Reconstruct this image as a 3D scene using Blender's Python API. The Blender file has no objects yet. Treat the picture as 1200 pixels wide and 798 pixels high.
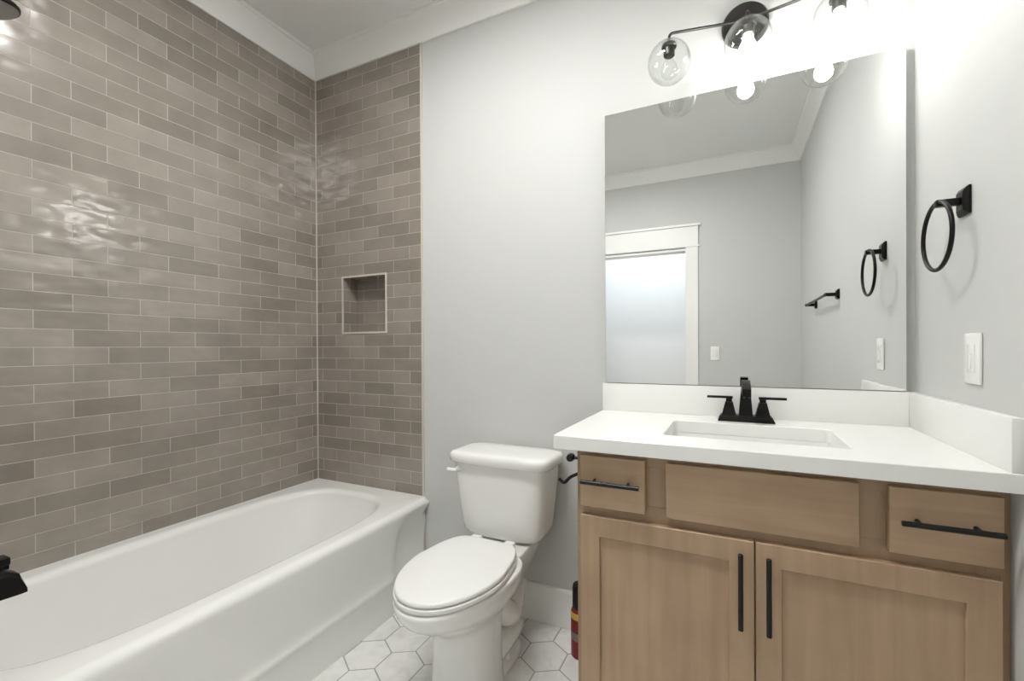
import bpy, bmesh, math, random
from mathutils import Vector, Matrix
random.seed(7)
S = bpy.context.scene
COL = S.collection
PI = math.pi

# ------------------------------------------------------------------ camera
FPX, CX, CY = 506.67, 625.29, 409.08            # focal length and principal point in px of the 1200x798 frame
CAM = Vector((0.0, -1.7311, 1.1929))
yaw, pitch, roll = -0.4263, -0.0040, -0.0052
F_ = Vector((math.sin(yaw)*math.cos(pitch), math.cos(yaw)*math.cos(pitch), math.sin(pitch)))
R0 = Vector((math.cos(yaw), -math.sin(yaw), 0)); U0 = R0.cross(F_)
R_ = R0*math.cos(roll) + U0*math.sin(roll); U_ = -R0*math.sin(roll) + U0*math.cos(roll)
cd = bpy.data.cameras.new('camera'); cam = bpy.data.objects.new('camera', cd); COL.objects.link(cam)
cd.sensor_fit = 'HORIZONTAL'; cd.sensor_width = 36.0; cd.lens = FPX/1200*36
cd.shift_x = -(CX-600)/1200; cd.shift_y = (CY-399)/1200
cd.clip_start = 0.02
M = Matrix((R_, U_, -F_)).transposed().to_4x4(); M.translation = CAM
cam.matrix_world = M
S.camera = cam

# ------------------------------------------------------------------ light and exposure
S.view_settings.view_transform = 'Standard'; S.view_settings.look = 'None'
S.view_settings.gamma = 1.0; S.view_settings.use_curve_mapping = False
S.view_settings.exposure = 0.46
S.cycles.use_denoising = True
S.cycles.max_bounces = 14; S.cycles.diffuse_bounces = 8; S.cycles.transparent_max_bounces = 24
S.cycles.sample_clamp_indirect = 6.0
W = bpy.data.worlds.new('world'); S.world = W; W.use_nodes = True
W.node_tree.nodes['Background'].inputs[0].default_value = (0.8, 0.88, 1, 1)
W.node_tree.nodes['Background'].inputs[1].default_value = 0.3
BULB = 58.0             # radiance of a lit vanity bulb
FILL_PANEL = 37.0             # radiance of the added ceiling fill panel
HALL_W = 17.0            # added fill lamp for the daylit hall beyond the door, watts

def area(name, loc, size, power, color, rot=(0, 0, 0), shape='DISK', size_y=None):
    l = bpy.data.lights.new(name, 'AREA'); l.shape = shape; l.size = size
    if size_y: l.size_y = size_y
    l.energy = power; l.color = color
    o = bpy.data.objects.new(name, l); COL.objects.link(o); o.location = loc; o.rotation_euler = rot
    return o

# ------------------------------------------------------------------ dimensions (metres, back wall at y=0)
XL, XR, YD, ZC = -2.137, 0.5288, -2.41, 2.82
YP = -1.50                                     # end wall of the tub alcove
XT = -1.392                                    # edge of the wall tile on the back wall
XA = -1.30                                     # room side of the alcove end wall
CROWN = 2.703
ZT = 0.456

# ------------------------------------------------------------------ materials
def lin(c):
    return tuple((v/255/12.92 if v/255 <= .04045 else ((v/255+.055)/1.055)**2.4) for v in c) + (1.0,)
def new_mat(name):
    m = bpy.data.materials.new(name); m.use_nodes = True
    return m, m.node_tree.nodes, m.node_tree.links, m.node_tree.nodes['Principled BSDF']
def mat(name, rgb, rough=.5, metal=0.0, spec=.5, var=.04, vscale=6.0, bump=0.0, bscale=60.0, coat=0.0):
    m, n, l, b = new_mat(name)
    b.inputs['Roughness'].default_value = rough; b.inputs['Metallic'].default_value = metal
    b.inputs['Specular IOR Level'].default_value = spec; b.inputs['Coat Weight'].default_value = coat
    tc = n.new('ShaderNodeTexCoord')
    nz = n.new('ShaderNodeTexNoise'); nz.inputs['Scale'].default_value = vscale; nz.inputs['Detail'].default_value = 4
    l.new(tc.outputs['Object'], nz.inputs['Vector'])
    mx = n.new('ShaderNodeMix'); mx.data_type = 'RGBA'
    c = lin(rgb)
    mx.inputs[6].default_value = tuple(v*(1-var) for v in c[:3])+(1,); mx.inputs[7].default_value = tuple(min(1, v*(1+var)) for v in c[:3])+(1,)
    l.new(nz.outputs['Fac'], mx.inputs[0]); l.new(mx.outputs[2], b.inputs['Base Color'])
    if bump:
        nb = n.new('ShaderNodeTexNoise'); nb.inputs['Scale'].default_value = bscale; nb.inputs['Detail'].default_value = 3
        l.new(tc.outputs['Object'], nb.inputs['Vector'])
        bp = n.new('ShaderNodeBump'); bp.inputs['Strength'].default_value = 1.0; bp.inputs['Distance'].default_value = bump
        l.new(nb.outputs['Fac'], bp.inputs['Height']); l.new(bp.outputs['Normal'], b.inputs['Normal'])
    return m

def tile_mat(name, u_axis, u0, width, rough=.17):
    """glazed handmade wall tile in half bond; u runs along the wall, rows start at z=.507"""
    m, n, l, b = new_mat(name)
    ge = n.new('ShaderNodeNewGeometry'); sp = n.new('ShaderNodeSeparateXYZ'); l.new(ge.outputs['Position'], sp.inputs[0])
    def math_(op, a, bb=None):
        k = n.new('ShaderNodeMath'); k.operation = op
        for i, v in enumerate((a, bb)):
            if v is None: continue
            if isinstance(v, (int, float)): k.inputs[i].default_value = v
            else: l.new(v, k.inputs[i])
        return k.outputs[0]
    if u_axis == 'XY':
        src = math_('ADD', sp.outputs['X'], sp.outputs['Y'])
    else:
        src = sp.outputs[u_axis]
    u = math_('SUBTRACT', src, u0); v = math_('SUBTRACT', sp.outputs['Z'], .507)
    cb = n.new('ShaderNodeCombineXYZ'); l.new(u, cb.inputs[0]); l.new(v, cb.inputs[1])
    br = n.new('ShaderNodeTexBrick'); br.offset = .5; br.offset_frequency = 2; br.squash = 1
    br.inputs['Scale'].default_value = 1; br.inputs['Brick Width'].default_value = width; br.inputs['Row Height'].default_value = .0632
    br.inputs['Mortar Size'].default_value = .0016; br.inputs['Mortar Smooth'].default_value = .35; br.inputs['Bias'].default_value = 0
    br.inputs['Color1'].default_value = lin((155, 147, 138)); br.inputs['Color2'].default_value = lin((131, 123, 114))
    br.inputs['Mortar'].default_value = lin((184, 177, 167))
    l.new(cb.outputs[0], br.inputs['Vector'])
    # cloudy glaze
    nz = n.new('ShaderNodeTexNoise'); nz.inputs['Scale'].default_value = 9; nz.inputs['Detail'].default_value = 5; nz.inputs['Roughness'].default_value = .6
    l.new(ge.outputs['Position'], nz.inputs['Vector'])
    rp = n.new('ShaderNodeMapRange'); rp.inputs['From Min'].default_value = .3; rp.inputs['From Max'].default_value = .7
    rp.inputs['To Min'].default_value = .90; rp.inputs['To Max'].default_value = 1.10; l.new(nz.outputs['Fac'], rp.inputs['Value'])
    vm = n.new('ShaderNodeVectorMath'); vm.operation = 'SCALE'; l.new(br.outputs['Color'], vm.inputs[0]); l.new(rp.outputs[0], vm.inputs['Scale'])
    l.new(vm.outputs[0], b.inputs['Base Color'])
    rr = n.new('ShaderNodeMapRange'); rr.inputs['To Min'].default_value = rough; rr.inputs['To Max'].default_value = .7
    l.new(br.outputs['Fac'], rr.inputs['Value']); l.new(rr.outputs[0], b.inputs['Roughness'])
    b.inputs['Specular IOR Level'].default_value = .85
    # relief: sunk joints, wavy hand pressed face
    mp = n.new('ShaderNodeMapping'); mp.inputs['Scale'].default_value = (1, 1, 1.7); l.new(ge.outputs['Position'], mp.inputs['Vector'])
    wv = n.new('ShaderNodeTexNoise'); wv.inputs['Scale'].default_value = 13; wv.inputs['Detail'].default_value = .8; l.new(mp.outputs[0], wv.inputs['Vector'])
    h = math_('ADD', math_('MULTIPLY', wv.outputs['Fac'], 4.2), math_('MULTIPLY', br.outputs['Fac'], -.7))
    bp = n.new('ShaderNodeBump'); bp.inputs['Distance'].default_value = .001; bp.inputs['Strength'].default_value = 1.0
    l.new(h, bp.inputs['Height']); l.new(bp.outputs['Normal'], b.inputs['Normal'])
    return m

def wood_mat(name, vertical=True, tone=1.0):
    m, n, l, b = new_mat(name)
    ge = n.new('ShaderNodeNewGeometry')
    mp = n.new('ShaderNodeMapping'); mp.inputs['Scale'].default_value = (26, 26, 1.6) if vertical else (1.6, 26, 26)
    l.new(ge.outputs['Position'], mp.inputs['Vector'])
    nz = n.new('ShaderNodeTexNoise'); nz.inputs['Scale'].default_value = 1.6; nz.inputs['Detail'].default_value = 6; nz.inputs['Distortion'].default_value = .4
    l.new(mp.outputs[0], nz.inputs['Vector'])
    big = n.new('ShaderNodeTexNoise'); big.inputs['Scale'].default_value = 5; big.inputs['Detail'].default_value = 3; l.new(ge.outputs['Position'], big.inputs['Vector'])
    ad = n.new('ShaderNodeMath'); ad.operation = 'MULTIPLY_ADD'; ad.inputs[1].default_value = .45
    l.new(nz.outputs['Fac'], ad.inputs[0])
    m2 = n.new('ShaderNodeMath'); m2.operation = 'MULTIPLY'; m2.inputs[1].default_value = .55; l.new(big.outputs['Fac'], m2.inputs[0]); l.new(m2.outputs[0], ad.inputs[2])
    cr = n.new('ShaderNodeValToRGB')
    cr.color_ramp.elements[0].position = .3; cr.color_ramp.elements[1].position = .7
    cr.color_ramp.elements[0].color = lin(tuple(v*tone for v in (160, 133, 106))); cr.color_ramp.elements[1].color = lin(tuple(v*tone for v in (186, 159, 130)))
    l.new(ad.outputs[0], cr.inputs[0]); l.new(cr.outputs[0], b.inputs['Base Color'])
    b.inputs['Roughness'].default_value = .42
    return m

PAINT = mat('grey wall paint', (203, 204, 202), .55, var=.01, bump=.0002, bscale=250)
CEIL = mat('ceiling paint', (232, 232, 231), .7, var=.01, bump=.0002, bscale=200)
TRIM = mat('white trim paint', (240, 240, 238), .35, var=.006)
TILE_L = tile_mat('glazed tile left', 'Y', -1.198, .194)
TILE_B = tile_mat('glazed tile back', 'XY', -1.886-.1035, .207)
TTRIM = mat('pale tile edging', (200, 194, 184), .35, var=.03)
GROUT = mat('floor grout', (162, 161, 158), .8, var=.08, vscale=40)
FWHITE = mat('white painted hall', (236, 236, 236), .6, var=.01)
HFLOOR = mat('hall floorboards', (170, 150, 125), .4, var=.15, vscale=9)
PORC = mat('white vitreous china', (236, 236, 233), .09, var=.008, coat=.3)
ACRY = mat('white tub enamel', (234, 234, 231), .14, var=.008, coat=.2)
SEATM = mat('white seat plastic', (236, 236, 234), .2, var=.006)
QUARTZ = mat('white quartz', (238, 238, 235), .22, var=.015, vscale=30)
SINKM = mat('white sink china', (232, 232, 230), .12, var=.006)
WOODV = wood_mat('maple upright grain', True); WOODH = wood_mat('maple level grain', False)
FRAMEW = wood_mat('shaded maple frame', True, .93)  # darker copy of the maple, counter overhang shade put into its colour
BLACK = mat('matt black metal', (24, 23, 22), .38, metal=.6, var=.2, vscale=30)
BLACKG = mat('black pull metal', (20, 20, 20), .3, metal=.3, var=.1)
NICKEL = mat('dark lamp metal', (70, 69, 67), .3, metal=.9, var=.1)
PLATE = mat('white plate plastic', (238, 238, 235), .3, var=.005)
DARK = mat('dark recess', (40, 38, 36), .8, var=.1)
STEEL = mat('brushed steel', (160, 160, 158), .35, metal=1, var=.05)
EDGE = mat('polished mirror edge', (120, 124, 122), .25, metal=.5, var=.05)
REDM = mat('red bottle label', (118, 26, 30), .35, var=.5, vscale=60)
CAPM = mat('black bottle cap', (20, 16, 17), .35, var=.1)
YELM = mat('yellow label band', (196, 166, 70), .4, var=.25, vscale=80)
GREYM = mat('grey label band', (120, 108, 104), .4, var=.3, vscale=90)

def marble_floor():
    m, n, l, b = new_mat('white marble look tile')
    ge = n.new('ShaderNodeNewGeometry')
    nz = n.new('ShaderNodeTexNoise'); nz.inputs['Scale'].default_value = 11; nz.inputs['Detail'].default_value = 6; nz.inputs['Distortion'].default_value = 1.5
    l.new(ge.outputs['Position'], nz.inputs['Vector'])
    cr = n.new('ShaderNodeValToRGB')
    cr.color_ramp.elements[0].position = .3; cr.color_ramp.elements[0].color = lin((212, 211, 208))
    cr.color_ramp.elements[1].position = .6; cr.color_ramp.elements[1].color = lin((228, 227, 224))
    l.new(nz.outputs['Fac'], cr.inputs[0])
    l.new(cr.outputs[0], b.inputs['Base Color']); b.inputs['Roughness'].default_value = .3
    return m
MARBLE = marble_floor()
def mirror_mat():
    m, n, l, b = new_mat('silvered mirror'); b.inputs['Base Color'].default_value = (.93, .94, .935, 1)
    b.inputs['Metallic'].default_value = 1; b.inputs['Roughness'].default_value = 0.0
    return m
MIRR = mirror_mat()
def glass_mat():
    m, n, l, b = new_mat('thin clear glass'); n.remove(b)
    out = n['Material Output']
    tr = n.new('ShaderNodeBsdfTransparent'); tr.inputs[0].default_value = (.97, .975, .97, 1)
    gl = n.new('ShaderNodeBsdfGlossy'); gl.inputs['Roughness'].default_value = .02
    lw = n.new('ShaderNodeLayerWeight'); lw.inputs['Blend'].default_value = .5
    pw = n.new('ShaderNodeMath'); pw.operation = 'POWER'; pw.inputs[1].default_value = 3.0; l.new(lw.outputs['Facing'], pw.inputs[0])
    fr = n.new('ShaderNodeMath'); fr.operation = 'MULTIPLY_ADD'; fr.inputs[1].default_value = .6; fr.inputs[2].default_value = .03; l.new(pw.outputs[0], fr.inputs[0])
    mx = n.new('ShaderNodeMixShader'); l.new(fr.outputs[0], mx.inputs[0]); l.new(tr.outputs[0], mx.inputs[1]); l.new(gl.outputs[0], mx.inputs[2])
    l.new(mx.outputs[0], out.inputs['Surface'])
    return m
GLASS = glass_mat()
def emit_mat(name, rgb, k):
    m, n, l, b = new_mat(name)
    b.inputs['Base Color'].default_value = rgb+(1,); b.inputs['Emission Color'].default_value = rgb+(1,); b.inputs['Emission Strength'].default_value = k
    return m
LIT = emit_mat('lit frosted bulb', (1.0, .98, .95), BULB)
FILL_GLOW = emit_mat('added fill panel emitter', (1.0, .99, .975), FILL_PANEL)  # glow of the added fill panel

# ------------------------------------------------------------------ mesh helpers
def add_box(bm, x0, x1, y0, y1, z0, z1, bev=0.0, seg=2):
    r = bmesh.ops.create_cube(bm, size=1.0); vs = r['verts']
    for v in vs:
        v.co = Vector(((x0+x1)/2 + v.co.x*(x1-x0), (y0+y1)/2 + v.co.y*(y1-y0), (z0+z1)/2 + v.co.z*(z1-z0)))
    if bev:
        es = list({e for v in vs for e in v.link_edges})
        bmesh.ops.bevel(bm, geom=es, offset=bev, segments=seg, affect='EDGES', profile=.5)
def loft(bm, rings, cap0=True, cap1=True, closed=True):
    rows = [[bm.verts.new(p) for p in r] for r in rings]
    n = len(rows[0])
    for a, b in zip(rows[:-1], rows[1:]):
        for i in range(n if closed else n-1):
            j = (i+1) % n
            bm.faces.new((a[i], a[j], b[j], b[i]))
    if cap0: bm.faces.new(list(reversed(rows[0])))
    if cap1: bm.faces.new(rows[-1])
    return rows
def add_lathe(bm, prof, origin, axis=(0, 0, 1), n=32):
    """prof: (radius, height) pairs along the axis"""
    a = Vector(axis).normalized(); t = Vector((1, 0, 0)) if abs(a.x) < .9 else Vector((0, 1, 0))
    u = a.cross(t).normalized(); v = a.cross(u)
    o = Vector(origin); rings = []
    for r, h in prof:
        r = max(r, 1e-5)
        rings.append([o + a*h + (u*math.cos(2*PI*i/n)+v*math.sin(2*PI*i/n))*r for i in range(n)])
    loft(bm, rings)
def add_cyl(bm, p0, p1, r, n=20, r1=None, ch=0.0):
    p0, p1 = Vector(p0), Vector(p1); L = (p1-p0).length; r1 = r if r1 is None else r1
    pr = [(r-ch, 0), (r, ch), (r1, L-ch), (r1-ch, L)] if ch else [(r, 0), (r1, L)]
    add_lathe(bm, pr, p0, p1-p0, n)
def add_tube(bm, pts, r, n=14, closed=False):
    pts = [Vector(p) for p in pts]; m = len(pts); rings = []; prev = None
    for i, p in enumerate(pts):
        if closed: t = pts[(i+1) % m]-pts[i-1]
        else: t = pts[min(i+1, m-1)]-pts[max(i-1, 0)]
        t.normalize()
        if prev is None:
            ref = Vector((0, 0, 1)) if abs(t.z) < .9 else Vector((1, 0, 0)); u = t.cross(ref).normalized()
        else:
            u = (prev - t*prev.dot(t)).normalized()
        prev = u; v = t.cross(u)
        rad = r[i] if isinstance(r, (list, tuple)) else r
        rings.append([p+(u*math.cos(2*PI*k/n)+v*math.sin(2*PI*k/n))*rad for k in range(n)])
    if closed:
        rows = [[bm.verts.new(p) for p in rg] for rg in rings]
        for i in range(m):
            a, b = rows[i], rows[(i+1) % m]
            for k in range(n): bm.faces.new((a[k], a[(k+1) % n], b[(k+1) % n], b[k]))
    else: loft(bm, rings)
def arc_pts(pts, rad, seg=6):
    """polyline with rounded corners"""
    pts = [Vector(p) for p in pts]; out = [pts[0]]
    for a, b, c in zip(pts[:-2], pts[1:-1], pts[2:]):
        d0 = (a-b).normalized(); d1 = (c-b).normalized()
        p0 = b+d0*rad; p1 = b+d1*rad
        for i in range(seg+1):
            t = i/seg; out.append(p0*(1-t)**2 + b*2*t*(1-t) + p1*t*t)
    out.append(pts[-1]); return out
def add_prism(bm, poly, axis, a0, a1):
    """extrude a 2d polygon along x, y or z"""
    def P(u, v, w):
        return {'x': (w, u, v), 'y': (u, w, v), 'z': (u, v, w)}[axis]
    loft(bm, [[P(u, v, a0) for u, v in poly], [P(u, v, a1) for u, v in poly]])
def add_tri_pyramid(bm, cx, cy, z0, z1, w0, d0, w1, d1, bev=.0015, dy=0):
    """square tapered body"""
    loft(bm, [[(cx-w0, cy-d0, z0), (cx+w0, cy-d0, z0), (cx+w0, cy+d0, z0), (cx-w0, cy+d0, z0)],
              [(cx-w1, cy-d1+dy, z1), (cx+w1, cy-d1+dy, z1), (cx+w1, cy+d1+dy, z1), (cx-w1, cy+d1+dy, z1)]])

def obj(name, bm, mats, parent=None, smooth=True, angle=35):
    bmesh.ops.recalc_face_normals(bm, faces=bm.faces)
    base = Vector((0, 0, 0)); q = parent
    while q is not None:
        base += Vector(q.location); q = q.parent
    if parent is not None: bmesh.ops.translate(bm, vec=-base, verts=bm.verts)
    me = bpy.data.meshes.new(name); bm.to_mesh(me); bm.free()
    for m in (mats if isinstance(mats, (list, tuple)) else [mats]): me.materials.append(m)
    if smooth:
        for p in me.polygons: p.use_smooth = True
        me.set_sharp_from_angle(angle=math.radians(angle))
    o = bpy.data.objects.new(name, me); COL.objects.link(o)
    if parent is not None: o.parent = parent
    return o
def thing(name, label, cat, loc, group=None):
    o = bpy.data.objects.new(name, None); COL.objects.link(o); o.location = loc; o.empty_display_size = .05
    o['label'] = label; o['category'] = cat
    if group: o['group'] = group
    return o
def struct(name, bm, m, parent=None, smooth=False, angle=35):
    o = obj(name, bm, m, parent, smooth, angle)
    if parent is None: o['kind'] = 'structure'
    return o
def B(): return bmesh.new()

# ================================================================== THE ROOM
TH = .12
# floor: hexagonal tiles set in grout, one mesh
bm = B()
add_box(bm, XL-TH, XR+TH, YD-TH, TH, -.08, -.0012)
gf = len(bm.faces)
flat, Rr = .158, .158/math.sqrt(3)
bt = B()
for j in range(-3, 22):
    for i in range(-20, 14):
        hx = -.657 + i*flat + (flat/2 if j % 2 else 0); hy = -.197 + .15 - j*1.5*Rr - .15
        if not (XL-.2 < hx < XR+.2 and YD-.2 < hy < .2): continue
        g = .0024
        r0 = Rr-g/math.cos(PI/6); r1 = r0-.0012
        ring = lambda r, z: [(hx+r*math.cos(PI/2+k*PI/3), hy+r*math.sin(PI/2+k*PI/3), z) for k in range(6)]
        loft(bt, [ring(r0, -.003), ring(r0, -.0010), ring(r1, 0)], cap0=False)
for co, no in (((XL, 0, 0), (-1, 0, 0)), ((XR, 0, 0), (1, 0, 0)), ((0, 0, 0), (0, 1, 0)), ((0, YD, 0), (0, -1, 0))):
    bmesh.ops.bisect_plane(bt, geom=bt.verts[:]+bt.edges[:]+bt.faces[:], plane_co=co, plane_no=no, clear_outer=True)
me_t = bpy.data.meshes.new('t'); bt.to_mesh(me_t); bt.free(); bm.from_mesh(me_t); bpy.data.meshes.remove(me_t)
bm.faces.ensure_lookup_table()
for k, f in enumerate(bm.faces): f.material_index = 1 if k >= gf else 0
struct('floor', bm, [GROUT, MARBLE])
# ceiling
bm = B(); add_box(bm, XL-TH, XR+TH, YD-TH, TH, ZC, ZC+.1); struct('ceiling', bm, CEIL)
# left wall (fully tiled)
bm = B(); add_box(bm, XL-TH, XL, YP-TH, TH, 0, ZC); struct('wall_left', bm, TILE_L)
# back wall with the tile field, painted field and recessed niche
NX0, NX1, NZ0, NZ1, ND = -1.930, -1.631, 1.281, 1.576, .095
def quad(bm, a, b, c, d, mi):
    f = bm.faces.new([bm.verts.new(p) for p in (a, b, c, d)]); f.material_index = mi
bm = B()
def wq(x0, x1, z0, z1, mi, y=0.0): quad(bm, (x0, y, z0), (x1, y, z0), (x1, y, z1), (x0, y, z1), mi)
wq(XL, NX0, 0, ZC, 1); wq(NX1, XT, 0, ZC, 1); wq(NX0, NX1, 0, NZ0, 1); wq(NX0, NX1, NZ1, ZC, 1); wq(XT, XR, 0, ZC, 0)
wq(NX0, NX1, NZ0, NZ1, 1, ND)
for x in (NX0, NX1): quad(bm, (x, 0, NZ0), (x, ND, NZ0), (x, ND, NZ1), (x, 0, NZ1), 1)
for z in (NZ0, NZ1): quad(bm, (NX0, 0, z), (NX1, 0, z), (NX1, ND, z), (NX0, ND, z), 1)
wq(XL, XR, 0, ZC, 0, TH)
for x in (XL, XR): quad(bm, (x, 0, 0), (x, TH, 0), (x, TH, ZC), (x, 0, ZC), 0)
for z in (0, ZC): quad(bm, (XL, 0, z), (XR, 0, z), (XR, TH, z), (XL, TH, z), 0)
bmesh.ops.remove_doubles(bm, verts=bm.verts, dist=1e-5)
struct('wall_back', bm, [PAINT, TILE_B])
# right wall
bm = B(); add_box(bm, XR, XR+TH, YD-TH, TH, 0, ZC); struct('wall_right', bm, PAINT)
# tub alcove end wall: tiled on the tub side, painted beyond
bm = B(); add_box(bm, XL, XA, YP-TH, YP, 0, ZC)
for f in bm.faces: f.material_index = 1 if f.calc_center_median().y > YP-.01 else 0
struct('wall_alcove', bm, [PAINT, TILE_B])
bm = B(); add_box(bm, XA-TH, XA, YD, YP-TH, 0, ZC); struct('wall_entry', bm, PAINT)
# wall opposite the mirror, with the doorway
DX0, DX1, DZ = -1.150, -.364, 2.072
bm = B()
add_box(bm, XA-TH, DX0, YD-TH, YD, 0, ZC); add_box(bm, DX1, XR, YD-TH, YD, 0, ZC); add_box(bm, DX0, DX1, YD-TH, YD, DZ, ZC)
struct('wall_front', bm, PAINT)
# niche frame and corner bead, tile edge
bm = B()
for x0, x1, z0, z1 in ((NX0-.010, NX1+.010, NZ1, NZ1+.010), (NX0-.010, NX1+.010, NZ0-.010, NZ0), (NX0-.010, NX0, NZ0, NZ1), (NX1, NX1+.010, NZ0, NZ1)):
    add_box(bm, x0, x1, -.004, .004, z0, z1, .001)
struct('trim_1', bm, TTRIM)
bm = B(); add_box(bm, XT-.004, XT+.008, -.007, .001, .02, CROWN, .002); struct('trim_2', bm, TTRIM)
bm = B(); add_box(bm, XL-.001, XL+.005, -.005, .001, ZT, CROWN); struct('trim_3', bm, TTRIM)
# crown moulding, mitred lengths
PROF = [(0, CROWN), (.010, CROWN), (.013, CROWN+.008), (.018, CROWN+.016), (.040, CROWN+.056), (.056, CROWN+.086), (.062, CROWN+.098), (.070, CROWN+.101), (.070, ZC), (0, ZC)]
def crown(name, p0, p1, nrm, m0=1, m1=1):
    p0, p1, nrm = Vector(p0), Vector(p1), Vector(nrm); d = (p1-p0).normalized(); bm = B()
    loft(bm, [[(p0+d*o*m0+nrm*o)+Vector((0, 0, z)) for o, z in PROF], [(p1-d*o*m1+nrm*o)+Vector((0, 0, z)) for o, z in PROF]])
    struct(name, bm, TRIM)
crown('trim_4', (XL, YP, 0), (XL, 0, 0), (1, 0, 0))
crown('trim_5', (XL, 0, 0), (XR, 0, 0), (0, -1, 0))
crown('trim_6', (XR, 0, 0), (XR, YD, 0), (-1, 0, 0))
crown('trim_7', (XR, YD, 0), (XA, YD, 0), (0, 1, 0))
crown('trim_8', (XA, YD, 0), (XA, YP, 0), (1, 0, 0), 1, -1)
crown('trim_9', (XA, YP, 0), (XL, YP, 0), (0, 1, 0), -1, 1)
# baseboards
BBP = [(0, 0), (.015, 0), (.015, .150), (.011, .158), (.006, .161), (0, .161)]
def baseb(name, p0, p1, nrm):
    p0, p1, nrm = Vector(p0), Vector(p1), Vector(nrm); bm = B()
    loft(bm, [[p+nrm*o+Vector((0, 0, z)) for o, z in BBP] for p in (p0, p1)]); struct(name, bm, TRIM)
baseb('baseboard_back', (-1.383, 0, 0), (-.415, 0, 0), (0, -1, 0))
baseb('baseboard_right', (XR, -.56, 0), (XR, YD, 0), (-1, 0, 0))
baseb('baseboard_front', (-.25, YD, 0), (XR-.015, YD, 0), (0, 1, 0))
# doorway: jamb lining, casing, capped head board
bm = B()
add_box(bm, DX0, DX0+.018, YD-TH-.002, YD+.002, 0, DZ-.018); add_box(bm, DX1-.018+.018, DX1+.018, YD-TH-.002, YD+.002, 0, DZ)
add_box(bm, DX0, DX1, YD-TH-.002, YD+.002, DZ-.018, DZ)
door = struct('door_1', bm, TRIM)
bm = B(); add_box(bm, DX1-.002, DX1+.001, YD-.075, YD-.045, .90, .96); obj('strike_plate', bm, NICKEL, door)
bm = B()
add_box(bm, DX1+.004, DX1+.109, YD, YD+.018, 0, DZ+.008, .002); add_box(bm, DX0-.109, DX0-.004, YD, YD+.018, 0, DZ+.008, .002)
add_box(bm, DX0-.125, DX1+.125, YD, YD+.024, DZ+.008, DZ+.024, .002)
add_box(bm, DX0-.111, DX1+.111, YD, YD+.020, DZ+.024, DZ+.190, .002)
add_box(bm, DX0-.133, DX1+.133, YD, YD+.034, DZ+.190, DZ+.212, .004)
struct('trim_10', bm, TRIM)
# hall beyond the doorway
HY = -3.75
bm = B(); add_box(bm, -2.6, 1.0, HY, YD-TH, -.08, 0); struct('floor_hall', bm, HFLOOR)
bm = B(); add_box(bm, -2.6, 1.0, HY, YD-TH, 2.75, 2.85); struct('ceiling_hall', bm, FWHITE)
bm = B(); add_box(bm, -2.7, 1.1, HY-.1, HY, 0, 2.85); struct('wall_hall_far', bm, FWHITE)
bm = B(); add_box(bm, -2.7, -2.6, HY, YD-TH, 0, 2.85); struct('wall_hall_left', bm, FWHITE)
bm = B(); add_box(bm, 1.0, 1.1, HY, YD-TH, 0, 2.85); struct('wall_hall_right', bm, FWHITE)
bm = B(); add_box(bm, -2.6, XA-TH, YD-TH, YD, 0, 2.85); add_box(bm, XR+TH, 1.0, YD-TH, YD, 0, 2.85); struct('wall_hall_near', bm, FWHITE)
area('hall_fill_lamp', (-.8, -3.1, 2.73), 1.6, HALL_W, (.88, .95, 1.0), shape='RECTANGLE', size_y=.9)  # added lamp, stands in for hall daylight and fills the bathroom

# unseen fill panel added on the ceiling, in place of bounced flash
LX, LY, LW, LD = -.84, -1.05, .42, .155
dl = thing('ceiling_fill_panel', 'white framed flat fill panel added on the ceiling between tub and vanity, out of view', 'added fill light', (LX, LY, ZC))
bm = B()
rc = lambda i, z: [(LX-LW+i, LY-LD+i, z), (LX+LW-i, LY-LD+i, z), (LX+LW-i, LY+LD-i, z), (LX-LW+i, LY+LD-i, z)]
loft(bm, [rc(0, ZC-.001), rc(0, ZC-.028), rc(.004, ZC-.031), rc(.018, ZC-.031), rc(.018, ZC-.001)], False, False); obj('frame', bm, PLATE, dl, angle=20)
bm = B(); add_box(bm, LX-LW+.019, LX+LW-.019, LY-LD+.019, LY+LD-.019, ZC-.025, ZC-.002); obj('diffuser', bm, FILL_GLOW, dl)

# ================================================================== BATHTUB
tub = thing('bathtub', 'white built-in bathtub with a plain front apron below the tiled walls', 'bathtub', (-1.72, -.75, 0))
def interp(tab, x):
    for (x0, y0), (x1, y1) in zip(tab[:-1], tab[1:]):
        if x <= x1:
            t = (x-x0)/(x1-x0); return y0+(y1-y0)*t
    return tab[-1][1]
def sm(t):
    t = max(0, min(1, t)); return t*t*(3-2*t)
def xfront(y, z):
    d = -y; t = max(0, min(1, (z-.15)/(.43-.15)))
    b = sm((d-(.185-.05*t**3))/.085)
    main = -1.366 + .016*t + .007*math.exp(-((z-.163)/.014)**2); pan = -1.384 + .032*t**5
    if z <= .135: main, pan = -1.371, -1.384
    return pan + (main-pan)*b
TC = Vector((-1.75, -.755))
def ray_out(th, z, inset=0.0):
    d = Vector((math.cos(th), math.sin(th))); best = 1e9
    x0, y0, y1 = XL+.002, YP+.002, -.002
    if d.x < -1e-9: best = min(best, (x0-TC.x)/d.x)
    if d.y > 1e-9: best = min(best, (y1-TC.y)/d.y)
    if d.y < -1e-9: best = min(best, (y0-TC.y)/d.y)
    if d.x > 1e-9:
        t = .4
        for _ in range(40):
            yy = max(y0, min(y1, TC.y+t*d.y)); t = .5*t + .5*((xfront(yy, z)-inset)-TC.x)/d.x
        best = min(best, t)
    return TC + d*best
ang = [2*PI*i/220 for i in range(220)]
for cxn, cyn in ((XL+.002, YP+.002), (XL+.002, -.002), (xfront(-.002, ZT), -.002), (xfront(YP, ZT), YP+.002)):
    ang.append(math.atan2(cyn-TC.y, cxn-TC.x) % (2*PI))
ang.sort()
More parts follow.
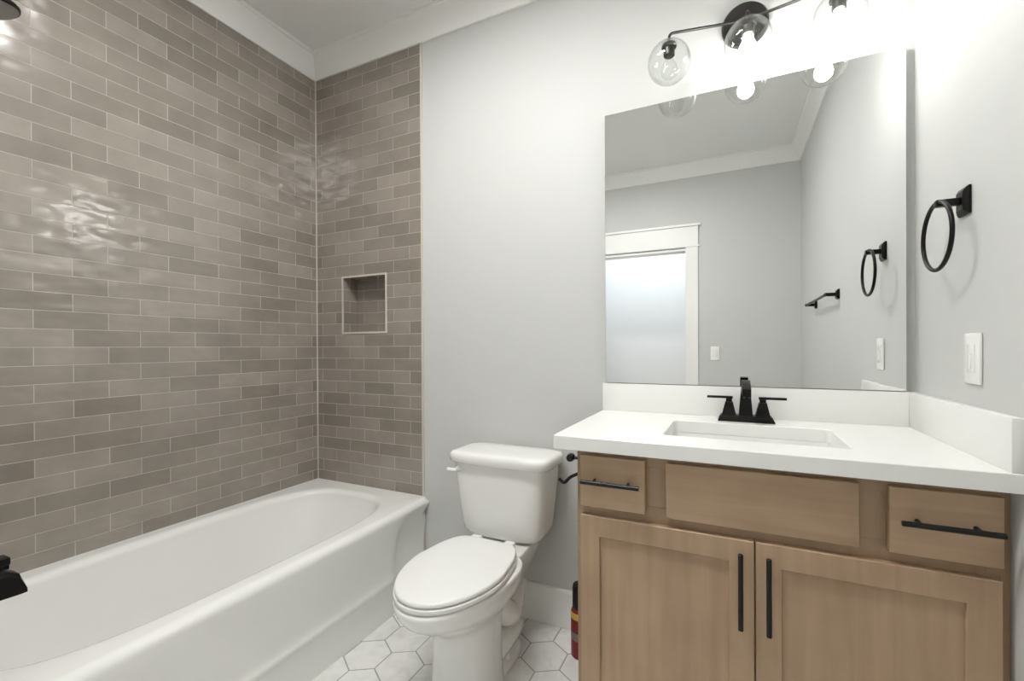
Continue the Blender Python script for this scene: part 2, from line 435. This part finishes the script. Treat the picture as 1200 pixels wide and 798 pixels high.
# basin outline: egg-rounded rectangle
def basin(th, k, z, dy=0.0, far=.65, near=.62, half=.314):
    c, s = math.cos(th), math.sin(th)
    n = 3.5
    a = half-k; b = (far if s > 0 else near)-k*1.0-dy
    r = 1.0/((abs(c)/a)**n+(abs(s)/b)**n)**(1/n)
    return TC + Vector((c, s))*r
def ring3(f, z): return [(p.x, p.y, z) for p in (f(t) for t in ang)]
rings = []
for z in (0, .06, .128): rings.append(ring3(lambda t: ray_out(t, z), z))
rings.append(ring3(lambda t: ray_out(t, .148), .145)); rings.append(ring3(lambda t: ray_out(t, .154), .152))
for i in range(0, 13):
    z = [.16, .166, .172, .180, .195, .215, .24, .27, .30, .335, .37, .40, .424][i]; rings.append(ring3(lambda t: ray_out(t, z), z))
rad = .030
for i in range(1, 8):
    a = PI/2*i/7
    rings.append(ring3(lambda t: ray_out(t, .43, rad*(1-math.cos(a))), .426+rad*math.sin(a)))
rings.append(ring3(lambda t: basin(t, -.022, ZT).lerp(ray_out(t, .43, rad), .15), ZT))
for i in range(0, 7):                            # rolled inner edge
    a = PI/2*i/6; rings.append(ring3(lambda t: basin(t, -.022+.030*math.sin(a), ZT), ZT-.030*(1-math.cos(a))))
for k, z, dy in ((.018, .38, .02), (.032, .30, .055), (.046, .22, .09), (.058, .16, .12), (.075, .125, .14), (.105, .105, .165), (.15, .098, .20), (.24, .094, .25)):
    rings.append(ring3(lambda t: basin(t, k, z, dy), z))
bm = B(); loft(bm, rings, cap0=True, cap1=True)
obj('tub_shell', bm, ACRY, tub, angle=50)
bm = B(); add_lathe(bm, [(.0, .0), (.032, .0), (.034, .004), (.028, .006), (0, .005)], (-1.75, -1.05, .094)); obj('drain', bm, STEEL, tub)

# tub spout and shower head on the alcove end wall
sp = thing('tub_spout', 'squared black tub filler spout at the left end of the bathtub', 'spout', (-1.78, YP, .57))
bm = B()
loft(bm, [[(-1.78+sx*w, y, z) for sx, z in ((-1, z0), (1, z0), (1, z1-c), (.62, z1), (-.62, z1), (-1, z1-c))]
          for y, w, z0, z1, c in ((YP+.002, .030, .535, .612, .010), (YP+.181, .031, .535, .606, .010), (YP+.236, .031, .533, .600, .012), (YP+.258, .030, .532, .585, .012), (YP+.270, .028, .532, .548, .006))])
obj('spout_body', bm, BLACK, sp, angle=25)
bm = B(); add_box(bm, -1.797, -1.763, YP+.18, YP+.241, .605, .619, .002); add_box(bm, -1.803, -1.757, YP+.17, YP+.242, .618, .637, .003); obj('diverter_knob', bm, BLACK, sp)
sh = thing('shower_head', 'dark bell-shaped shower head poking in at the upper left corner', 'shower head', (-1.78, YP, 2.20))
HC = Vector((-1.78, -1.305, 2.095)); HA = Vector((0, .28, -1)).normalized()
bm = B(); add_lathe(bm, [(.0, -.062), (.014, -.060), (.016, -.045), (.024, -.036), (.055, -.020), (.078, -.006), (.081, 0), (.079, .006)], HC, HA, 40); obj('head_bell', bm, BLACK, sh)
bm = B(); add_lathe(bm, [(.0, .0062), (.074, .0062), (.076, .0075), (.0, .0105)], HC, HA, 40); obj('spray_face', bm, STEEL, sh)
bm = B(); add_tube(bm, arc_pts([(-1.78, YP+.002, 2.205), (-1.78, YP+.09, 2.205), tuple(HC-HA*.060)], .05), .0095); obj('shower_arm', bm, BLACK, sh)
bm = B(); add_lathe(bm, [(0, 0.001), (.032, .001), (.030, .008), (.014, .014), (0, .014)], (-1.78, YP, 2.205), (0, 1, 0)); obj('wall_flange', bm, BLACK, sh)

# ================================================================== TOILET
TX = -.860
toi = thing('toilet', 'white two-piece toilet with closed lid between the bathtub and the vanity', 'toilet', (TX, -.40, 0))
def egg(w, yf, yb, z, n=72, cy=-.44, ex=2.0, eb=2.6, cx=TX, tap=0):
    out = []
    for i in range(n):
        t = 2*PI*i/n; c, s = math.cos(t), math.sin(t)
        if s < 0: x = w*math.copysign(abs(c)**(2/ex), c); y = cy-(cy-yf)*abs(s)**(2/ex)
        else: x = w*math.copysign(abs(c)**(2/eb), c); y = cy+(yb-cy)*abs(s)**(2/eb); x *= 1-tap*((y-cy)/(yb-cy))**1.6
        out.append((cx+x, y, z))
    return out
bm = B()
sec = [(.000, .122, -.575, -.315), (.012, .121, -.573, -.315), (.030, .117, -.566, -.315), (.10, .112, -.560, -.315), (.18, .110, -.560, -.31), (.235, .113, -.568, -.30), (.262, .121, -.590, -.29), (.285, .136, -.625, -.28), (.312, .156, -.667, -.27), (.342, .175, -.708, -.262), (.372, .184, -.730, -.258), (.394, .1865, -.737, -.256), (.402, .186, -.736, -.256), (.4055, .183, -.733, -.258), (.407, .177, -.726, -.262)]
loft(bm, [egg(w, yf, yb, z, eb=3.2, cy=-.43) for z, w, yf, yb in sec])
# deck under the tank and rear of the bowl
def rrect(cx, cy, hx, hy, z, n=40, e=5.0):
    out = []
    for i in range(n):
        t = 2*PI*i/n; c, s = math.cos(t), math.sin(t)
        out.append((cx+hx*math.copysign(abs(c)**(2/e), c), cy+hy*math.copysign(abs(s)**(2/e), s), z))
    return out
loft(bm, [rrect(TX, -.19, .075, .10, .23), rrect(TX, -.185, .098, .13, .28), rrect(TX, -.18, .122, .147, .335), rrect(TX, -.18, .134, .152, .37), rrect(TX, -.18, .137, .153, .397), rrect(TX, -.18, .133, .149, .404)])
obj('bowl', bm, PORC, toi, angle=60)
# trapway: S-shaped relief on both flanks plus the foot
bm = B()
loft(bm, [rrect(TX, -.255, .058, .16, 0), rrect(TX, -.255, .056, .155, .10), rrect(TX, -.24, .060, .14, .18), rrect(TX, -.22, .072, .12, .26)])
for s in (-1, 1):
    path = [(TX+s*.060, -.37, .265), (TX+s*.072, -.33, .235), (TX+s*.076, -.285, .190), (TX+s*.072, -.245, .160), (TX+s*.064, -.205, .165), (TX+s*.056, -.16, .195), (TX+s*.045, -.12, .22)]
    add_tube(bm, path, [.040, .046, .049, .049, .047, .044, .04], 18)
    path = [(TX+s*.055, -.36, .055), (TX+s*.070, -.32, .085), (TX+s*.072, -.26, .095), (TX+s*.060, -.20, .08), (TX+s*.05, -.14, .05)]
    add_tube(bm, path, [.04, .045, .047, .045, .035], 18)
obj('trapway', bm, PORC, toi, angle=60)
bm = B()
loft(bm, [rrect(TX, -.29, .115, .135, 0, e=3.5), rrect(TX, -.29, .115, .135, .018, e=3.5), rrect(TX, -.29, .109, .128, .028, e=3.5), rrect(TX, -.29, .085, .11, .036, e=3.2), rrect(TX, -.29, .06, .09, .06, e=3)])
obj('foot', bm, PORC, toi, angle=60)
for s in (-1, 1):
    bm = B(); add_lathe(bm, [(.015, .0), (.015, .008), (.012, .017), (.006, .022), (0, .023)], (TX+s*.094, -.300, .028)); obj('bolt_cap', bm, SEATM, toi)
bm = B()
seat_ring = lambda w, yf, yb, z: egg(w, yf, yb, z, cy=-.47, eb=7.0, tap=.27)
def slab_rings(z0, z1, r0, r1, ex, crown=()):
    R = []
    for ins, z in [(.034, z0)]+[(r0*(1-math.sin(a)), z0+r0*(1-math.cos(a))) for a in (0, PI/6, PI/3, PI/2)]+[(r1*(1-math.cos(a)), z1-r1*(1-math.sin(a))) for a in (0, PI/8, PI/4, 3*PI/8, PI/2)]+list(crown):
        R.append(seat_ring(.184-ex-ins, -.735+ex+ins, -.268-ins*.7, z))
    return R
loft(bm, slab_rings(.4120, .4262, .0025, .003, .003, [(.034, .4262)]))
obj('seat', bm, SEATM, toi, angle=60)
bm = B()
loft(bm, slab_rings(.4310, .4445, .0025, .007, .0065, [(.03, .4462), (.07, .4475), (.12, .448)]))
obj('lid', bm, SEATM, toi, angle=60)
bm = B(); loft(bm, [egg(.150, -.700, -.285, z, cy=-.47, eb=5, tap=.2) for z in (.4262, .4310)]); loft(bm, [egg(.150, -.700, -.285, z, cy=-.47, eb=5, tap=.2) for z in (.405, .4120)]); obj('seat_bumpers', bm, SEATM, toi)
for s in (-1, 1):
    bm = B(); add_box(bm, TX+s*.075-.022, TX+s*.075+.022, -.262, -.226, .404, .434, .006, 3); obj('hinge', bm, SEATM, toi)
# tank
def tanksec(z, hx, yf, yb=-.020, n=64, e=5.5, bulge=.010):
    cy = (yf+yb)/2; hy = (yb-yf)/2; out = []
    for i in range(n):
        t = 2*PI*i/n; c, s = math.cos(t), math.sin(t)
        x = hx*math.copysign(abs(c)**(2/e), c); y = cy+hy*math.copysign(abs(s)**(2/e), s)
        if s < 0: y -= bulge*(1-(x/hx)**2)
        out.append((TX+x, y, z))
    return out
bm = B()
loft(bm, [tanksec(.408, .120, -.160, -.05), tanksec(.411, .150, -.182, -.035), tanksec(.420, .170, -.192, -.026), tanksec(.436, .181, -.198, -.022), tanksec(.46, .187, -.202), tanksec(.56, .200, -.210), tanksec(.66, .211, -.217), tanksec(.714, .214, -.219)])
obj('tank', bm, PORC, toi, angle=60)
bm = B()
loft(bm, [tanksec(.7145, .216, -.222, -.018, e=6), tanksec(.716, .226, -.230, -.014, e=6), tanksec(.722, .231, -.236, -.012, e=6), tanksec(.742, .232, -.237, -.012, e=6), tanksec(.752, .229, -.234, -.013, e=6), tanksec(.758, .222, -.226, -.017, e=6), tanksec(.761, .20, -.20, -.03, e=5), tanksec(.762, .1, -.16, -.08, e=3)])
obj('tank_lid', bm, PORC, toi, angle=60)
bm = B()
add_lathe(bm, [(.013, 0), (.013, .006), (.009, .010), (.009, .016)], (TX-.178, -.2145, .686), (0, -1, 0), 20)
add_tube(bm, [(TX-.172, -.234, .686), (TX-.186, -.235, .686), (TX-.204, -.234, .685), (TX-.218, -.231, .684)], [.0075, .008, .0085, .009], 14)
obj('flush_lever', bm, SEATM, toi)

# ================================================================== VANITY
YF, YB = -.532, -.512
CXL, CXR = -.413, .513
van = thing('vanity_cabinet', 'light maple vanity cabinet with two shaker doors beneath the white countertop', 'cabinet', (.05, -.27, 0))
bm = B(); add_prism(bm, [(CXL, .0), (CXR, .0), (CXR, .898), (CXR-.018, .898), (CXR-.018, .12), (CXL+.018, .12), (CXL+.018, .898), (CXL, .898)], 'y', YB+.018, -.017); obj('carcass', bm, FRAMEW, van)
bm = B()
add_box(bm, CXL, -.375, YB, YB+.018, .10, .898, .001); add_box(bm, .490, CXR, YB, YB+.018, .10, .898, .001)
add_box(bm, -.375, .490, YB, YB+.018, .860, .898, .001); add_box(bm, -.375, .490, YB, YB+.018, .690, .752, .001); add_box(bm, -.375, .490, YB, YB+.018, .10, .14, .001)
add_box(bm, -.235, -.140, YB, YB+.018, .752, .860, .001); add_box(bm, .250, .340, YB, YB+.018, .752, .860, .001); add_box(bm, .02, .09, YB, YB+.018, .14, .690, .001)
obj('face_frame', bm, FRAMEW, van)
bm = B(); add_box(bm, CXR+.0005, XR-.001, YB+.002, YB+.02, .0, .898, .001); obj('filler_strip', bm, FRAMEW, van)
bm = B(); add_box(bm, -.158, .267, YF, YB, .733, .880, .0025); obj('false_drawer_front', bm, WOODH, van)
def pull(parent, c, length, vertical):
    bm = B(); x, z = c; r = .0060; yb = -.562
    if vertical:
        add_cyl(bm, (x, yb, z-length/2), (x, yb, z+length/2), r, 18, ch=.001)
        for d in (-.064, .064): add_cyl(bm, (x, YF, z+d), (x, yb, z+d), .0045, 14)
    else:
        add_cyl(bm, (x-length/2, yb, z), (x+length/2, yb, z), r, 18, ch=.001)
        for d in (-.048, .048): add_cyl(bm, (x+d, YF, z), (x+d, yb, z), .0045, 14)
    o = obj('handle', bm, BLACKG, parent); o['label'] = 'black bar pull'
for x0, x1, xc in ((-.398, -.213, -.306), (.321, .510, .4175)):
    bm = B(); add_box(bm, x0, x1, YF, YB, .733, .880, .0025); d = obj('drawer', bm, WOODH, van)
    pull(d, (xc, .8115), .165, False)
def shaker(x0, x1, z0, z1, hx):
    bm = B(); w = .057
    def lp(i, y): return [(x0+i, y, z0+i), (x1-i, y, z0+i), (x1-i, y, z1-i), (x0+i, y, z1-i)]
    loft(bm, [lp(w, YB), lp(0, YB), lp(0, YF+.0018), lp(.0018, YF), lp(w-.0015, YF), lp(w, YF+.0015), lp(w, YB)], False, False)
    bmesh.ops.remove_doubles(bm, verts=bm.verts, dist=1e-6)
    d = obj('door', bm, WOODV, van)
    bm = B(); add_box(bm, x0+w-.004, x1-w+.004, YF+.009, YB-.002, z0+w-.004, z1-w+.004); obj('panel', bm, WOODV, d)
    pull(d, (hx, .5905), .187, True)
shaker(-.398, .0535, .115, .707, .0222)
shaker(.0565, .508, .115, .707, .0835)

# countertop with sink cut-out, backsplash and side splash
ZK, ZK0 = .938, .899
CTL, CTF = -.4706, -.562
SX0, SX1, SY0, SY1 = -.178, .276, -.438, -.166
def rounded(x0, x1, y0, y1, r, z, seg=6):
    out = []
    for cx, cy, a0 in ((x1-r, y1-r, 0), (x0+r, y1-r, PI/2), (x0+r, y0+r, PI), (x1-r, y0+r, 3*PI/2)):
        for i in range(seg+1):
            a = a0+PI/2*i/seg; out.append((cx+r*math.cos(a), cy+r*math.sin(a), z))
    return out
cnt = thing('countertop', 'white quartz countertop with backsplash on the maple vanity', 'countertop', (.03, -.28, ZK0))
bm = B()
def slab_loop(z, ins): return rounded(CTL+ins, XR-.001, CTF+ins, -.001, .004, z, 6)
hole = lambda z, ins=0: rounded(SX0-ins, SX1+ins, SY0-ins, SY1+ins, .018, z, 6)
loft(bm, [hole(ZK0), hole(ZK-.002), hole(ZK, .002), slab_loop(ZK, .002), slab_loop(ZK-.002, 0), slab_loop(ZK0, 0), hole(ZK0)], cap0=False, cap1=False)
bmesh.ops.remove_doubles(bm, verts=bm.verts, dist=1e-6)
obj('slab', bm, QUARTZ, cnt, angle=30)
bm = B(); add_box(bm, CTL-.0, XR-.001, -.020, -.001, ZK, 1.0476, .0015); obj('backsplash', bm, QUARTZ, cnt)
bm = B(); add_box(bm, XR-.021, XR-.001, CTF+.002, -.0205, ZK, 1.0476, .0015); obj('side_splash', bm, QUARTZ, cnt)
snk = thing('sink', 'white rectangular undermount sink set in the quartz countertop', 'sink', (.049, -.302, ZK0-.14))
bm = B(); rr = lambda i, r, z: rounded(SX0-i, SX1+i, SY0-i, SY1+i, r, z, 6)
loft(bm, [rr(.018, .02, ZK0-.001), rr(.001, .019, ZK0-.001), rr(-.004, .022, ZK0-.02), rr(-.012, .03, ZK0-.09), rr(-.022, .035, ZK0-.118), rr(-.045, .035, ZK0-.130), rr(-.10, .03, ZK0-.134), rr(-.10, .03, ZK0-.142), rr(-.02, .035, ZK0-.13), rr(.006, .03, ZK0-.09), rr(.018, .02, ZK0-.02)], cap0=False, cap1=False)
# close the bottom and shell
bm.verts.ensure_lookup_table(); n_ = 28
bm.faces.new([bm.verts[6*n_+i] for i in range(n_)]); bm.faces.new([bm.verts[7*n_+i] for i in range(n_)])
for i in range(n_):
    j = (i+1) % n_
    bm.faces.new((bm.verts[10*n_+i], bm.verts[10*n_+j], bm.verts[j], bm.verts[i]))
for f in [f for f in bm.faces if all(6*n_ <= v.index < 8*n_ for v in f.verts) and len(f.verts) == 4]: bm.faces.remove(f)
obj('basin', bm, SINKM, snk, angle=40)
bm = B(); add_lathe(bm, [(0, .001), (.022, .001), (.023, .004), (.018, .005), (0, .004)], (.049, -.29, ZK0-.134)); obj('drain', bm, BLACK, snk)
# faucet
FX, FY = .048, -.092
fau = thing('faucet', 'black squared two-handle faucet on the countertop behind the sink', 'faucet', (FX, FY, ZK))
bm = B()
def rect(cx, cy, hx, hy, z): return [(cx-hx, cy-hy, z), (cx+hx, cy-hy, z), (cx+hx, cy+hy, z), (cx-hx, cy+hy, z)]
loft(bm, [rect(FX, FY, .086, .030, ZK+.0003), rect(FX, FY, .086, .030, ZK+.004), rect(FX, FY, .080, .024, ZK+.017), rect(FX, FY, .078, .022, ZK+.020)]); obj('base_plate', bm, BLACK, fau)
bm = B()
loft(bm, [rect(FX, FY, .0215, .021, ZK+.019), rect(FX, FY-.001, .0175, .018, ZK+.070), rect(FX, FY-.004, .0135, .017, ZK+.112), rect(FX, FY-.006, .0130, .017, ZK+.120), rect(FX, FY-.010, .0130, .020, ZK+.136)])
loft(bm, [[(FX+sx*.0130, y, z) for sx, z in ((-1, z0), (1, z0), (1, z1), (-1, z1))] for y, z0, z1 in ((FY+.014, ZK+.112, ZK+.139), (FY-.03, ZK+.108, ZK+.140), (FY-.080, ZK+.102, ZK+.128), (FY-.112, ZK+.094, ZK+.118))])
obj('spout', bm, BLACK, fau, angle=20)
bm = B(); add_cyl(bm, (FX, FY-.101, ZK+.098), (FX, FY-.101, ZK+.088), .008, 16); obj('aerator', bm, BLACKG, fau)
for s in (-1, 1):
    hx = FX+s*.0515
    bm = B(); loft(bm, [rect(hx, FY, .0235, .0225, ZK+.019), rect(hx, FY, .0205, .0205, ZK+.027), rect(hx, FY, .0125, .0135, ZK+.062), rect(hx, FY, .0125, .0135, ZK+.064)])
    loft(bm, [rect(hx, FY, .0095, .0095, ZK+.064), rect(hx, FY, .0095, .0095, ZK+.076)]); h = obj('handle_body', bm, BLACK, fau, angle=20)
    bm = B(); x0, x1 = sorted((hx-s*.012, hx+s*.070)); add_box(bm, x0, x1, FY-.0085, FY+.0085, ZK+.076, ZK+.0835, .001); obj('lever', bm, BLACK, h)

# mirror
mir = thing('mirror', 'large frameless rectangular mirror on the wall above the sink', 'mirror', (.0227, -.01, 1.0494))
bm = B(); add_box(bm, -.4577, .5031, -.0185, -.001, 1.0494, 2.1256, .001); obj('backing', bm, EDGE, mir)
bm = B(); add_box(bm, -.4567, .5021, -.0200, -.0184, 1.0504, 2.1246); obj('mirror_glass', bm, MIRR, mir)

# vanity light
VX, VZ = .052, 2.337
vl = thing('vanity_light', 'three-globe dark metal wall light above the mirror, left bulb unlit', 'wall light', (VX, 0, VZ))
bm = B(); add_lathe(bm, [(0, 0.001), (.076, .001), (.076, .018), (.070, .026), (.03, .030), (0, .030)], (VX, 0, VZ), (0, -1, 0), 48); obj('canopy', bm, NICKEL, vl)
GY, GZ, GR = -.140, 2.194, .073
ELB = 2.296
for gx, lit in ((-.192, False), (.057, True), (.306, True)):
    bm = B()
    add_tube(bm, arc_pts([(VX+(gx-VX)*.09, -.028, 2.344), (gx, GY, ELB), (gx, GY, 2.262)], .018), .0048, 12)
    a = obj('arm', bm, NICKEL, vl)
    bm = B(); add_lathe(bm, [(0, .072), (.012, .072), (.024, .062), (.026, .054), (.024, .050), (.019, .049), (.019, .024), (.0165, .022), (0, .022)], (gx, GY, GZ)); obj('socket', bm, NICKEL, vl)
    bm = B()
    prof = []
    for i in range(29):
        th = math.radians(20)+ (PI-math.radians(20))*i/28; prof.append((GR*math.sin(th), GR*math.cos(th)))
    inner = [(max(r-.0018*r/GR, 0), h*(1-.0018/GR)) for r, h in reversed(prof)]
    add_lathe(bm, prof+inner[0:], (gx, GY, GZ), (0, 0, 1), 48)
    g = obj('globe', bm, GLASS, vl, angle=80); g['label'] = 'clear glass globe'
    bm = B()
    bp = [(.0125, .022), (.013, .012), (.018, .0), (.026, -.016), (.029, -.030), (.026, -.043), (.016, -.053), (0, -.057)]
    add_lathe(bm, bp, (gx, GY, GZ), (0, 0, 1), 28)
    b_ = obj('bulb', bm, LIT if lit else GLASS, vl, angle=80); b_['label'] = 'lit bulb' if lit else 'unlit clear bulb'

# towel ring on the right wall
tr = thing('towel_ring', 'black round towel ring on a square plate right of the mirror', 'towel ring', (XR, -.327, 1.545))
bm = B()
loft(bm, [[(x, -.327+sy*h*.93, 1.545+sz*h*1.2) for sy, sz in ((-1, -1), (1, -1), (1, 1), (-1, 1))] for x, h in ((XR-.001, .028), (XR-.006, .028), (XR-.010, .024), (XR-.014, .018))]); obj('wall_plate', bm, BLACK, tr, angle=20)
bm = B(); add_box(bm, XR-.060, XR-.012, -.336, -.318, 1.5375, 1.5545, .002); obj('post', bm, BLACK, tr)
bm = B(); RR = .084; a = math.radians(0); ccx, ccy, ccz = XR-.053, -.316, 1.467
add_tube(bm, [(ccx + RR*math.sin(t)*math.sin(a)*-1, ccy+RR*math.sin(t)*math.cos(a), ccz+RR*math.cos(t)) for t in [2*PI*i/64 for i in range(64)]], .0052, 12, closed=True)
obj('ring', bm, BLACK, tr)
# towel bar further along the right wall (seen in the mirror)
tb = thing('towel_bar', 'black straight towel bar on the right wall, seen in the mirror', 'towel bar', (XR, -1.40, 1.468))
for y in (-1.08, -1.72):
    bm = B(); loft(bm, [[(x, y+sy*h, 1.468+sz*h) for sy, sz in ((-1, -1), (1, -1), (1, 1), (-1, 1))] for x, h in ((XR-.001, .026), (XR-.006, .026), (XR-.014, .017))])
    add_box(bm, XR-.066, XR-.012, y-.009, y+.009, 1.459, 1.477, .002); obj('bracket', bm, BLACK, tb, angle=20)
bm = B(); add_cyl(bm, (XR-.058, -1.05, 1.468), (XR-.058, -1.75, 1.468), .0075, 16); obj('bar', bm, BLACK, tb)

# switches
def plate(name, label, c, axis):
    t = thing(name, label, 'switch', c)
    hw, hh = .037, .060
    def bx(bm, u0, u1, v0, v1, d0, d1, bev):
        if axis == 'x': add_box(bm, c[0]-d1, c[0]-d0, c[1]+u0, c[1]+u1, c[2]+v0, c[2]+v1, bev)
        else: add_box(bm, c[0]+u0, c[0]+u1, c[1]+d0, c[1]+d1, c[2]+v0, c[2]+v1, bev)
    bm = B(); bx(bm, -hw, hw, -hh, hh, .0005, .007, .0025); obj('cover_plate', bm, PLATE, t)
    bm = B(); bx(bm, -.0165, .0165, -.0335, .0335, .0068, .0085, .0006); f = obj('rocker', bm, SEATM, t)
    bm = B(); bx(bm, .0178, .0186, -.036, .036, .0065, .00715, 0); bx(bm, -.0186, -.0178, -.036, .036, .0065, .00715, 0)
    obj('reveal', bm, TTRIM, t)
    bm = B(); bx(bm, -.004, .004, -.024, .012, .0083, .0105, .0008); obj('slider', bm, PLATE, f)
plate('dimmer_switch', 'white dimmer switch plate on the right wall below the towel ring', (XR, -.366, 1.161), 'x')
plate('light_switch', 'small white switch plate beside the doorway, seen in the mirror', (-.118, YD, 1.133), 'y')

# toilet paper holder on the hidden side of the vanity
ph = thing('toilet_paper_holder', 'black toilet paper holder jutting from the left side of the vanity', 'paper holder', (CXL, -.30, .78))
bm = B(); add_lathe(bm, [(0, .001), (.024, .001), (.024, .007), (.014, .012), (0, .012)], (CXL+.002, -.300, .807), (-1, 0, 0)); obj('wall_rose', bm, BLACKG, ph)
bm = B(); add_cyl(bm, (CXL-.010, -.300, .807), (CXL-.090, -.300, .807), .0055, 14)
add_lathe(bm, [(0, -.016), (.012, -.014), (.0145, -.004), (.0145, .004), (.012, .014), (0, .016)], (CXL-.096, -.300, .807), (0, 1, 0), 24); obj('knob_post', bm, BLACKG, ph)
bm = B(); add_tube(bm, arc_pts([(CXL-.012, -.300, .795), (CXL-.055, -.300, .760), (CXL-.098, -.300, .738), (CXL-.122, -.300, .712), (CXL-.140, -.300, .728)], .010), .0058, 12)
add_cyl(bm, (CXL-.001, -.30, .795), (CXL-.016, -.30, .795), .011, 16); obj('hook_arm', bm, BLACKG, ph)

# bottle on the floor against the vanity
BX, BY = -.530, -.132
bo = thing('spray_bottle', 'red bottle with black cap on the floor behind the vanity edge', 'bottle', (BX, BY, 0))
bm = B(); add_lathe(bm, [(0, .0), (.036, .0), (.039, .004), (.039, .165), (.036, .178), (.026, .188), (0, .190)], (BX, BY, 0)); obj('bottle_body', bm, REDM, bo)
bm = B(); add_lathe(bm, [(.028, .186), (.033, .188), (.033, .262), (.030, .272), (.02, .276), (0, .276)], (BX, BY, 0)); obj('cap', bm, CAPM, bo)
bm = B(); add_lathe(bm, [(.0391, .150), (.0396, .151), (.0396, .171), (.0380, .173)], (BX, BY, 0)); obj('label_band', bm, YELM, bo)
bm = B(); add_lathe(bm, [(.0391, .070), (.0396, .071), (.0396, .098), (.0391, .099)], (BX, BY, 0)); obj('label_stripe', bm, GREYM, bo)
